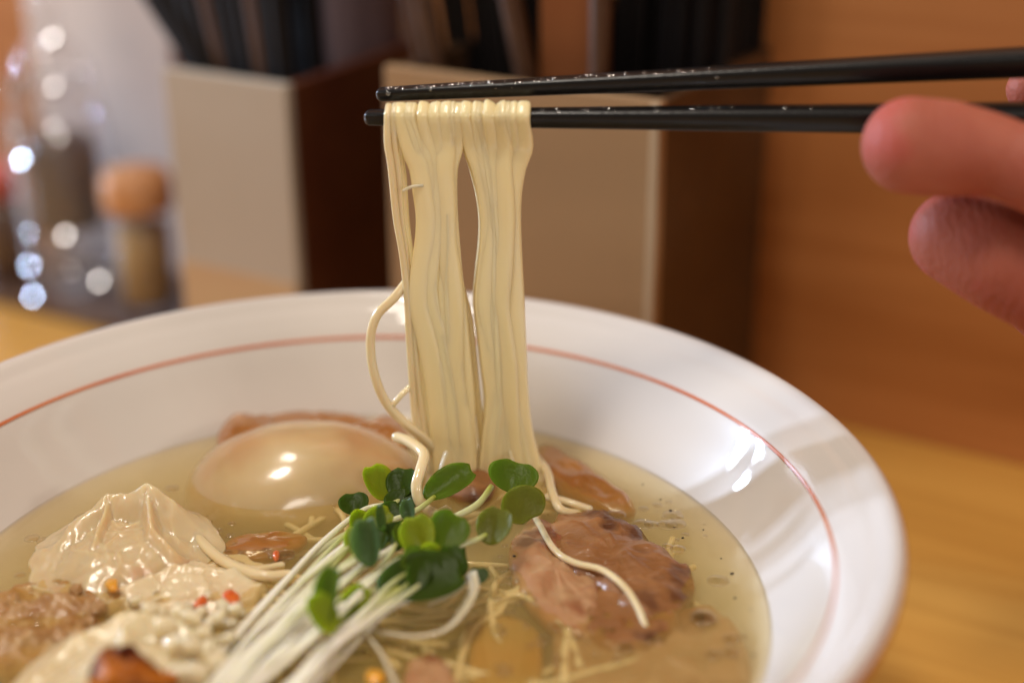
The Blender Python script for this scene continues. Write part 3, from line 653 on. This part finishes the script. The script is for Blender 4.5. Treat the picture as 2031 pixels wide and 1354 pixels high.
for px, py, sx, sy, n in ((1330, 1040, 90, 60, 22), (1180, 1260, 140, 50, 16), (260, 1000, 90, 30, 10), (80, 1110, 60, 30, 9), (500, 1100, 90, 22, 12), (1020, 1150, 70, 50, 12), (640, 1300, 60, 40, 8), (1440, 1230, 40, 70, 10)):
    for _ in range(n):
        c = Z(px + rn.gauss(0, sx * .7), py + rn.gauss(0, sy * .7), SOUP); r = rn.choice([.6, .9, 1.2, 1.7, 2.3])
        if math.hypot(c[0], c[1]) < 79: cap(mb, c, (0, 0, 1), r, .05 + r * .09, 22)
obj('broth_bubbles', mb, M_oil, kind='stuff', label='small bubbles and oil beads on the broth surface', cat='bubbles')

# ------------------------------------------------------------------ leek shreds
GL = 'white leek shreds'
def ribbon(pxs, z, w, t_, label, tw=0, m=M_leek):
    zz = z if hasattr(z, '__len__') else [z] * len(pxs); mb = MB()
    P = resample([onz(px, py, q) for (px, py), q in zip(pxs, zz)], 40)
    mb.tube(P, w, t_, 12, ref=(0, .6, -.8), taper=lambda q: .35 + .65 * math.sin(math.pi * min(max(q, .08), .92)) ** .5, power=2.2, twist=lambda q: tw * q)
    return obj('leek_shred', mb, m, label=label, cat='leek', group=GL)
ribbon([(735, 1250), (775, 1258), (830, 1262), (880, 1250), (915, 1215), (938, 1170), (935, 1135)], (51, 51.5, 52, 53, 54, 55, 55.5), 3.6, .9, 'curled white leek ribbon arching below the dark cress leaf', .9)
ribbon([(850, 1200), (885, 1185), (915, 1168), (932, 1140)], (52, 53, 54, 55), 2.6, .6, 'short greenish leek piece tucked inside the curled ribbon', .4)
ribbon([(690, 1215), (725, 1255), (760, 1300), (785, 1354), (800, 1400)], (53, 52, 51, 50.5, 50), 2.4, .8, 'straight white leek shred running down to the bottom edge', .5)
ribbon([(860, 900), (880, 915), (870, 940)], (53, 53, 52), 1.6, .6, 'tiny leek scrap at the foot of the noodles', 0)
ribbon([(1010, 890), (1020, 930), (1010, 960)], (57, 55, 54), 1.3, .5, 'thin leek thread behind the round cress leaf', 0)

# ------------------------------------------------------------------ cress sprouts
def leaf_mesh(c, w, h, ang, tilt, roll_, cup, notch=.10, th=.26):
    """Heart shaped seed leaf: w across, h long, base at -y, notch at +y."""
    nx, ny = 14, 14; e1 = np.array([1., 0, 0]); e2 = np.array([0, math.cos(tilt), math.sin(tilt)])
    nn = np.cross(e1, e2)
    cr, sr = math.cos(roll_), math.sin(roll_)
    e1, nn = cr * e1 + sr * nn, -sr * e1 + cr * nn
    ca, sa = math.cos(ang), math.sin(ang); a1 = ca * e1 + sa * e2; a2 = -sa * e1 + ca * e2
    top, bot = [], []
    for i in range(nx + 1):
        for j in range(ny + 1):
            x, y = -1 + 2 * i / nx, -1 + 2 * j / ny
            X = x * math.sqrt(max(0, 1 - y * y / 2)); Y = y * math.sqrt(max(0, 1 - x * x / 2))
            r = math.hypot(X, Y); f = max(0, Y)
            Y2 = Y - notch * max(0, 1 - (X / .38) ** 2) * max(0, Y) ** 2 * 1.4
            X2 = X * (1 - .10 * max(0, -Y) ** 1.5) * (1 + .08 * f)
            q = cup * (X2 * X2 * .9 + .35 * Y2 * Y2) + cup * .08 * math.exp(-(X2 / .2) ** 2) * -.6 + .04 * math.sin(5 * X2 + 3 * Y2)
            p = np.array(c) + a1 * X2 * w / 2 + a2 * Y2 * h / 2 + nn * q * w * .3
            tt = th * (1 - .75 * max(0, r - .6) / .4)
            top.append(p + nn * tt / 2); bot.append(p - nn * tt / 2)
    n = ny + 1; fs = []; o = len(top)
    for i in range(nx):
        for j in range(ny):
            q = (i * n + j, (i + 1) * n + j, (i + 1) * n + j + 1, i * n + j + 1); fs += [q, tuple(x + o for x in q[::-1])]
    rim = [i * n for i in range(nx + 1)] + [nx * n + j for j in range(1, n)] + [i * n + ny for i in range(nx - 1, -1, -1)] + [j for j in range(ny - 1, 0, -1)]
    for x, y in zip(rim, rim[1:] + rim[:1]): fs.append((x, x + o, y + o, y))
    mb = MB(); mb.add(top + bot, fs); return mb
GS = 'radish sprouts laid on the broth'
def stem_obj(pts, w, parent):
    P = resample(pts, 44); mb = MB()
    w *= .7; mb.tube(P, w, w * .92, 10, ref=(0, 0, 1), power=2.1, taper=lambda q: 1 - .2 * q, ends=False)
    o = obj('stem', mb, M_stem, parent)
    me = o.data; at = me.attributes.new('along', 'FLOAT', 'POINT')
    at.data.foreach_set('value', [min(1, (i // 10) / 43) for i in range(len(me.vertices))])
    return o
def sprout(stem_px, stem_z, w, leaves, label):
    pts = [Z(px, py, z) for (px, py), z in zip(stem_px, stem_z)]
    r = thing('radish_sprout', pts[0], label, 'sprout', GS)
    stem_obj(pts, w, r)
    for (px, py, z, lw, lh, ang, tilt, roll_, cup, mi) in leaves:
        obj('leaf', leaf_mesh(Z(px, py, z), lw * 1.33, lh * 1.2, math.radians(ang), math.radians(tilt), math.radians(roll_), cup), M_leafs[mi], r)
# (px, py, z, width, length, angle, tilt, roll, cup, tone)
sprout([(388, 1362), (470, 1262), (560, 1160), (640, 1075), (720, 1012), (775, 1000), (805, 985)], (50.5, 51, 52, 53, 54, 55, 55), 2.2,
       [(747, 958, 57, 5.6, 7.4, 28, 40, -28, .9, 2), (798, 958, 57.5, 5.4, 6.4, -10, 35, 15, .5, 1)], 'topmost radish sprout, yellow green leaf over the egg')
sprout([(415, 1366), (500, 1268), (590, 1165), (670, 1092), (745, 1045), (820, 1015), (862, 985)], (51, 52, 53, 54, 55, 56, 57), 2.1,
       [(893, 960, 58.5, 5.6, 10.6, -62, 30, 10, .8, 0), (800, 990, 55.5, 6.4, 5.2, 20, 30, 0, .3, 1)], 'radish sprout with one long dark leaf before the noodle foot')
sprout([(440, 1368), (540, 1270), (640, 1185), (740, 1110), (850, 1050), (940, 1005), (975, 965)], (51.5, 53, 54.5, 56, 57, 58, 59), 2.6,
       [(1019, 946, 60.5, 8.4, 6.4, -18, 38, 5, .5, 0), (1036, 1001, 58.5, 7.4, 7.0, -150, 42, -6, .35, 3)], 'rightmost radish sprout, round green leaf above an olive one')
sprout([(470, 1368), (560, 1285), (660, 1200), (760, 1130), (860, 1100), (940, 1072), (965, 1060)], (52, 53, 55, 56, 57, 57.5, 57.5), 2.0,
       [(983, 1043, 59, 6.0, 7.0, -20, 40, 20, .5, 3), (905, 1108, 55.5, 8.0, 4.0, -80, 20, 0, .3, 1)], 'radish sprout ending in one small round olive leaf')
sprout([(500, 1368), (580, 1300), (660, 1230), (730, 1160), (790, 1110), (840, 1090)], (52.5, 54, 56, 57, 58, 58.5), 2.2,
       [(831, 1062, 61, 5.6, 7.6, 14, 45, 14, .7, 2), (889, 1052, 61, 6.4, 7.0, -28, 40, -10, .7, 0)], 'radish sprout with a bright lime leaf pair in the middle')
sprout([(452, 1372), (520, 1292), (590, 1212), (660, 1140), (715, 1105), (735, 1092)], (53, 54.5, 56, 57.5, 58.5, 59), 2.0,
       [(735, 1073, 62, 5.4, 8.4, 8, 60, 30, 1.0, 4), (760, 1030, 60.5, 2.4, 6.2, 18, 60, 50, .6, 1)], 'radish sprout with a bluish upright folded leaf')
sprout([(560, 1372), (620, 1320), (680, 1260), (735, 1205), (790, 1165)], (53, 54, 55.5, 56.5, 57), 2.1,
       [(838, 1150, 57.5, 8.6, 15.0, -80, 24, 0, .5, 1), (812, 1128, 57, 6.0, 6.0, 10, 30, 0, .4, 1)], 'lowest radish sprout, broad very dark leaf beside the leek')
sprout([(400, 1390), (470, 1320), (540, 1255), (600, 1210), (640, 1190)], (54, 55.5, 57, 58.5, 59.5), 2.1,
       [(655, 1180, 62, 4.6, 10.0, -14, 55, 35, .9, 0), (640, 1215, 60, 4.0, 7.2, 30, 50, -20, .6, 2)], 'nearest radish sprout, blurred twisted leaf left of the rest')
sprout([(425, 1380), (495, 1300), (575, 1215), (650, 1130), (695, 1055), (705, 1020)], (50.5, 51.2, 52, 52.8, 53.2, 53.5), 1.8,
       [(702, 999, 54.5, 5.0, 4.6, 10, 35, 0, .5, 1)], 'leftmost radish sprout, small dark round leaf against the egg')
sprout([(610, 1372), (690, 1290), (770, 1210), (840, 1180), (900, 1155), (935, 1145)], (51, 51.5, 52, 52, 51.8, 51.6), 1.8,
       [(950, 1141, 53, 3.0, 3.2, 0, 30, 0, .4, 1)], 'radish sprout whose tiny dark leaf peeps out right of the leek')
sprout([(480, 1380), (545, 1310), (625, 1240), (700, 1180), (770, 1105), (805, 1035)], (51.5, 52.5, 54, 55.5, 57, 58), 1.9,
       [(812, 1012, 60, 2.8, 4.6, 10, 55, 30, .8, 4)], 'radish sprout with a small bluish leaf behind the lime pair')
sprout([(540, 1385), (600, 1330), (665, 1272), (730, 1235), (780, 1175)], (51.5, 52, 52.5, 53.5, 55), 2.0,
       [(700, 1200, 55, 4.2, 8.0, -35, 40, 10, .6, 2)], 'lowest pale green sprout stem with a lime leaf at its middle')
sprout([(372, 1380), (440, 1290), (520, 1200), (600, 1120), (680, 1062), (760, 1030)], (50, 50.4, 51, 51.6, 52.4, 53.2), 2.3,
       [(775, 1022, 54.2, 4.6, 5.6, -40, 35, 0, .4, 1)], 'widest white sprout stem along the left of the bunch')

words = ['leaning against the egg side of the bunch', 'in the middle of the white stem bunch', 'on the right flank of the white stem bunch']
rn = random.Random(77)
for k in range(15):
    g = k % 3; a = np.array([(378, 1385), (450, 1390), (560, 1390)][g]) + np.array([rn.uniform(-14, 30), 0]); e = np.array([(715, 1065), (790, 1095), (835, 1125)][g]) + np.array([rn.uniform(-48, 48), rn.uniform(-32, 26)])
    px = [tuple(a + (e - a) * q + np.array([rn.uniform(-7, 7), rn.uniform(-7, 7) - 14 * math.sin(math.pi * q)])) for q in (0, .2, .4, .6, .8, 1)]
    z0 = 50.6 + g * .8 + k * .15
    sprout(px, [z0 + q * .8 for q in range(6)], 1.7, [(e[0] + rn.uniform(4, 22), e[1] - rn.uniform(2, 14), z0 + 5.4, rn.uniform(3.4, 5), rn.uniform(4.2, 6), rn.uniform(-70, 20), 38, rn.uniform(-25, 25), .6, rn.choice([0, 1, 2, 0, 1]))],
           ['thin', 'pale', 'curved', 'slender', 'short-leaved'][k // 3] + ' radish sprout ' + words[g])
# ------------------------------------------------------------------ hand
def capsule_chain(mb, pts, rad_):
    P = resample(pts, len(pts) * 5); n = len(P); rr = np.interp(np.linspace(0, 1, n), np.linspace(0, 1, len(rad_)), rad_)
    for p, r in zip(P, rr): mb.sphere(p, r, nu=20, nv=12)
mb = MB()
y_ = 22
T0 = ony(1805, 289, y_); T1 = ony(1880, 296, y_ - 1); T2 = ony(2000, 318, y_ - 4); T3 = ony(2250, 420, y_ - 14); T4 = ony(2520, 640, y_ - 10)
capsule_chain(mb, [T0, T1, T2, T3, T4], [9.4, 9.3, 7.6, 10.2, 13.0])                    # thumb
R_0 = ony(1897, 470, 30); R1 = ony(2000, 520, 24); R2 = ony(2160, 600, 18); R3 = ony(2380, 640, 24); R4 = ony(2700, 520, 60)
capsule_chain(mb, [R_0, R1, R2, R3, R4], [9.6, 10.8, 10.4, 9.8, 11])                      # ring finger, curled under
I0 = ony(2044, 178, 58); I1 = ony(2150, 150, 62); I2 = ony(2330, 130, 66); I3 = ony(2560, 180, 68); I4 = ony(2800, 330, 66)
capsule_chain(mb, [I0, I1, I2, I3, I4], [5.2, 7.2, 8.2, 9, 11])                         # middle finger between the sticks
X0 = ony(2150, 40, 50); X1 = ony(2240, 0, 56); X2 = ony(2400, 10, 64); X3 = ony(2640, 130, 68); X4 = ony(2860, 320, 62)
capsule_chain(mb, [X0, X1, X2, X3, X4], [6.6, 7.8, 8.6, 9.6, 11])                       # index finger on the upper stick
L0 = ony(2060, 610, 44); L1 = ony(2160, 690, 40); L2 = ony(2300, 760, 40); L3 = ony(2480, 740, 48); L4 = ony(2740, 600, 62)
capsule_chain(mb, [L0, L1, L2, L3, L4], [6.6, 7.4, 7.8, 8.4, 10])                       # little finger
W0 = ony(2740, 470, 48); W1 = ony(2950, 560, 40); W2 = ony(3250, 640, 30)
capsule_chain(mb, [T4, W0], [14, 17]); capsule_chain(mb, [R4, W0], [14, 17]); capsule_chain(mb, [I4, X4, W0], [13, 14, 17]); capsule_chain(mb, [L4, W0], [12, 16])
capsule_chain(mb, [W0, W1, W2], [22, 24, 25])                                           # palm and wrist
hand = obj('hand', mb, M_hand, label='hand with thumb over the lower chopstick and ring finger curled below', cat='hand')
md = hand.modifiers.new('r', 'REMESH'); md.mode = 'VOXEL'; md.voxel_size = .0008; md.use_smooth_shade = True
ms = hand.modifiers.new('s', 'SMOOTH'); ms.factor = .6; ms.iterations = 7
dg = bpy.context.evaluated_depsgraph_get(); me2 = bpy.data.meshes.new_from_object(hand.evaluated_get(dg)); hand.modifiers.clear()
hand.data = me2; me2.polygons.foreach_set('use_smooth', [True] * len(me2.polygons))

# ------------------------------------------------------------------ things on the counter behind
def panel_box(name, u0, u1, depth, h, front_mat, side_mat, label, wall_t=4, edge=None):
    r = thing(name, pt((u0 + u1) / 2, depth / 2, 0), label, 'holder', 'utensil holders on the counter')
    z0 = .4
    a = MB(); a.box(pt(u0, depth - wall_t, z0), PU * (u1 - u0), PV * wall_t, (0, 0, h)); obj('front_panel', a, front_mat, r, False, .6)
    for uu in (u0 + .2, u1 - wall_t - .2):
        a = MB(); a.box(pt(uu, 3, z0), PU * wall_t, PV * (depth - wall_t - 3.2), (0, 0, h - .8)); obj('side_panel', a, side_mat, r, False, .6)
    a = MB(); a.box(pt(u0 + .3, 1, z0), PU * (u1 - u0 - .6), PV * 1.9, (0, 0, h - 1)); obj('back_panel', a, side_mat, r, False, .3)
    a = MB(); a.box(pt(u0 + wall_t + .4, 3.2, z0), PU * (u1 - u0 - 2 * wall_t - .8), PV * (depth - wall_t - 3.6), (0, 0, 3)); obj('base_panel', a, side_mat, r, False)
    if edge:
        a = MB(); a.box(pt(u0 - .4, depth + .2, z0), PU * 2.6, PV * 1.6, (0, 0, h)); obj('edge_strip', a, edge, r, False, .4)
    return r
panel_box('utensil_holder', 35.9, 121.9, 80, 119, M_tan, M_darkbrown, 'tan fronted holder of chopsticks behind the hanging noodles', edge=M_acrylic)
hold = panel_box('utensil_holder', 157.8, 205.5, 80, 109, M_cream, M_maroon, 'cream fronted holder with maroon side, left of the noodles')
a = MB(); a.box(pt(158.2, 80.2, .6), PU * 46.9, PV * .5, (0, 0, 46)); obj('lower_band', a, mat('tan_lower_tone', (.50, .32, .19), .5, var=(.56, .40, .22), var_scale=30), hold, False, .15)  # thin tan layer over the lower part of the cream front
rn = random.Random(31)
def rod(name, a, b_, r, m, label, cat, group):
    mb = MB(); mb.tube(np.linspace(np.array(a), np.array(b_), 6), 2 * r, 2 * r, 8, ref=PU, power=4, taper=lambda q: .7 + .3 * q)
    return obj(name, mb, m, label=label, cat=cat, group=group)
GC = 'chopsticks standing in the tan holder'
for i in range(13):
    for j in range(4):
        u = 42 + i * 2.9 + rn.uniform(-.6, .6); v = 8 + j * 9 + rn.uniform(-1, 1); l = rn.uniform(-.02, .03) - .03
        rod('chopstick', pt(u, v, 5), pt(u + l * 200, v + rn.uniform(-3, 3), 235 + rn.uniform(-6, 6)), 1.9, M_black2, 'black chopstick upright in the packed right half of the tan holder', 'chopstick', GC)
for i in range(8):
    for j in range(3):
        u = 84 + i * 4 + rn.uniform(-1, 1); v = 12 + j * 14; 
        rod('chopstick', pt(u - 6, v, 5), pt(u + 22 + rn.uniform(-3, 5), v + rn.uniform(-3, 3), 215 + rn.uniform(-6, 6)), 2.3, M_black2, 'black chopstick leaning left in the tan holder', 'chopstick', GC)
for u, du, rr in ((74, 32, 3.2), (105, 30, 3.4), (110.5, 28, 2.6)):
    rod('chopstick', pt(u - 14, 62, 5), pt(u + du, 66, 215), rr, M_stick2, {74: 'brown chopstick leaning left in the middle of the tan holder', 105: 'thick brown chopstick leaning near the left end of the tan holder', 110.5: 'thinner brown chopstick at the left end of the tan holder'}[u], 'chopstick', 'brown chopsticks in the tan holder')
rod('chopstick', pt(58, 70, 5), pt(60, 68, 218), 3.0, M_stick2, 'brown chopstick standing straight in front of the packed black ones', 'chopstick', 'brown chopsticks in the tan holder')
a = MB(); a.box(pt(64, 58, 100), PU * 19, PV * 1.2, (0, 0, 70)); obj('paper_sleeve', a, M_amber, smooth=False, bevel=.3, label='reddish brown paper sleeve standing among the chopsticks', cat='paper sleeve')
for i in range(9):
    for j in range(3):
        ub = 162.5 + i * .9; ut = 166 + i * 3.9; k_ = (ut - ub) / 104
        rod('spoon', pt(ub, 38 + j * 15, 5), pt(ub + k_ * 205, 40 + j * 15, 210), 3.2, M_black2 if (i + j) % 4 else M_stick2, 'dark spoon handle leaning left out of the cream holder', 'spoon', 'spoon handles in the cream holder')
for i, (v_, du) in enumerate(((72, 0), (60, 5), (48, 9))):
    mb = MB(); mb.tube(resample([pt(172 + i, v_, 5), pt(184, v_, 60), pt(196, v_ - 1, 104), pt(213 + du, v_ - 2, 128), pt(240 + du, v_ - 3, 158), pt(285 + du, v_ - 4, 205)], 40), 11, 4, 12, ref=PU, power=3)
    obj('spoon', mb, M_black2 if i != 1 else M_stick2, label='%s broad curved handle bending left above the cream holder' % ['front', 'middle', 'rear'][i], cat='spoon', group='spoon handles in the cream holder')
a = MB(); a.box(pt(163, 8, 4), PU * 24, PV * 40, (0, 0, 170)); obj('napkin_stack', a, M_lilac, smooth=False, bevel=2, label='lilac grey stack of paper napkins in the cream holder', cat='napkins')
# tray of condiments
a = MB(); a.box(pt(214, 3, .3), PU * 220, PV * 56, (0, 0, 4)); tr = obj('tray', a, M_tray, smooth=False, bevel=1, label='dark lacquered tray under the condiment jars', cat='tray')
def at_px(px, v, z):                          # point at height z on the tray, v from the partition, seen at column px
    lo, hi = 0., 700.
    for _ in range(50):
        m_ = (lo + hi) / 2; X = pt(m_, v, z) - CAM; q = 1015.5 + FPX * (X @ RT) / (X @ FW)
        lo, hi = (m_, hi) if q > px else (lo, m_)
    return pt(m_, v, z)
def u_of(P): return float((P - PA) @ PU)
ca, cb = u_of(at_px(345, 6, 40)), u_of(at_px(95, 6, 40))
a = MB(); vs = [(ca, 4.6), (cb, 4.6), (cb + 3, 215), (ca - 12, 215), (ca - 6, 108)]
a.add([pt(u, 5, z) for u, z in vs] + [pt(u, 6.4, z) for u, z in vs], [(0, 1, 2, 3, 4), (9, 8, 7, 6, 5)] + [(q, (q + 1) % 5, (q + 1) % 5 + 5, q + 5) for q in range(5)])
obj('menu_card', a, M_card, smooth=False, label='tall pale menu card against the partition behind the jars', cat='card')
jc = at_px(118, 34, 60); jc[2] = 4.5
jar = thing('condiment_jar', jc, 'clear glass jar of dark paste with added mirror caps for glints, on the tray', 'jar', 'condiment jars on the tray')
b = MB(); b.lathe([(.5, .3), (16, .3), (18.5, 3), (19, 30), (18.5, 66), (16, 76), (14.5, 80), (13.6, 80), (15, 75), (17.4, 66), (17.9, 30), (17.4, 4), (.5, 3)], 40, jc); obj('body', b, M_glass, jar)
b = MB(); b.lathe([(.5, 80.4), (15, 80.4), (15.5, 83), (12, 90), (6, 96), (4, 99), (5.5, 103), (6, 107), (4, 111), (.5, 112.5)], 36, jc); obj('lid', b, M_glass, jar)
b = MB(); b.lathe([(.5, 24), (12.5, 24), (13.5, 27), (13.6, 54), (11, 59), (.5, 60)], 32, jc); obj('paste', b, M_dark, jar)
LAMPS = [np.array(o.location) / MM for o in bpy.data.objects if o.type == 'LIGHT']
for k, (px, py, li) in enumerate(((85, 90, 0), (38, 165, 2), (102, 175, 0), (132, 150, 3), (36, 258, 2), (108, 250, 0), (50, 315, 5), (62, 462, 5), (64, 525, 6), (146, 528, 3), (132, 462, 0), (158, 612, 0), (70, 592, 5), (215, 230, 5), (20, 185, 2), (62, 500, 2), (190, 560, 0), (120, 265, 3))):
    d = ray(px, py); t_ = ((jc[1] - 17) - CAM[1]) / d[1]; c = CAM + d * t_
    q = c - jc; hr = float(np.interp(c[2], [74, 84, 100, 120], [19.2, 16, 7, 6])); q2 = np.array([max(-hr * .95, min(hr * .95, q[0])), 0]); q2[1] = -math.sqrt(hr * hr - q2[0] ** 2)
    c = np.array([jc[0] + q2[0] * 1.09, jc[1] + q2[1] * 1.09, c[2]])
    if k == 13: c = np.array([jc[0] + 17, jc[1] - 10, c[2]])
    a1 = (CAM - c) / np.linalg.norm(CAM - c); a2 = (LAMPS[li] - c) / np.linalg.norm(LAMPS[li] - c); nn = a1 + a2; nn /= np.linalg.norm(nn)
    e1 = np.cross(nn, [0, 0, 1]); e1 /= np.linalg.norm(e1); e2 = np.cross(nn, e1); cap = []
    sz = (1, .7, .9, .62, 1.05, .8)[k % 6]
    for rr, hh in ((2.2 * sz, -2.6), (2.3 * sz, 0), (2.0 * sz, .09), (1.5 * sz, .16), (1.0 * sz, .21), (.5 * sz, .24), (.03, .25)):
        cap.append([c + nn * hh + (e1 * math.cos(a) + e2 * math.sin(a)) * rr for a in np.linspace(0, 2 * math.pi, 20, endpoint=False)])
    b = MB(); b.rings(cap); obj('glint_cap', b, M_glint, jar)  # mirror caps added for glints, each turned to bounce a lamp at the camera
jb = at_px(276, 40, 40); jb[2] = 4.5
j2 = thing('condiment_jar', jb, 'small glass spice jar with an orange lid beside the paste jar', 'jar', 'condiment jars on the tray')
b = MB(); b.lathe([(.5, .2), (9.5, .2), (11, 2), (11.2, 36), (9.5, 39), (8.7, 39), (10.2, 35), (10, 3), (.5, 2.4)], 32, jb); obj('body', b, M_glass, j2)
b = MB(); b.lathe([(.5, 2.8), (9.4, 2.8), (9.6, 5), (9.6, 32), (.5, 33)], 28, jb); obj('spice', b, M_ysalt, j2)
b = MB(); b.lathe([(.5, 39.3), (12.6, 39.3), (13, 41), (12.8, 50), (11, 53), (.5, 54)], 32, jb); obj('lid', b, M_lidorange, j2)
jp = at_px(0, 40, 40); jp[2] = 4.5
j3 = thing('condiment_jar', jp, 'pink capped bottle cut by the left edge of the photo', 'jar', 'condiment jars on the tray')
b = MB(); b.lathe([(.5, .2), (9, .2), (10, 2), (10, 26), (6, 32), (.5, 32)], 28, jp); obj('body', b, M_tray, j3)
b = MB(); b.lathe([(.5, 32.4), (7.5, 32.4), (7.6, 42), (6.6, 44), (.5, 44.4)], 24, jp); obj('cap', b, mat('pink_cap', (.62, .16, .15), .4), j3)

for o in list(bpy.data.objects):
    for k in ('_abs', '_loc'):
        if k in o: del o[k]
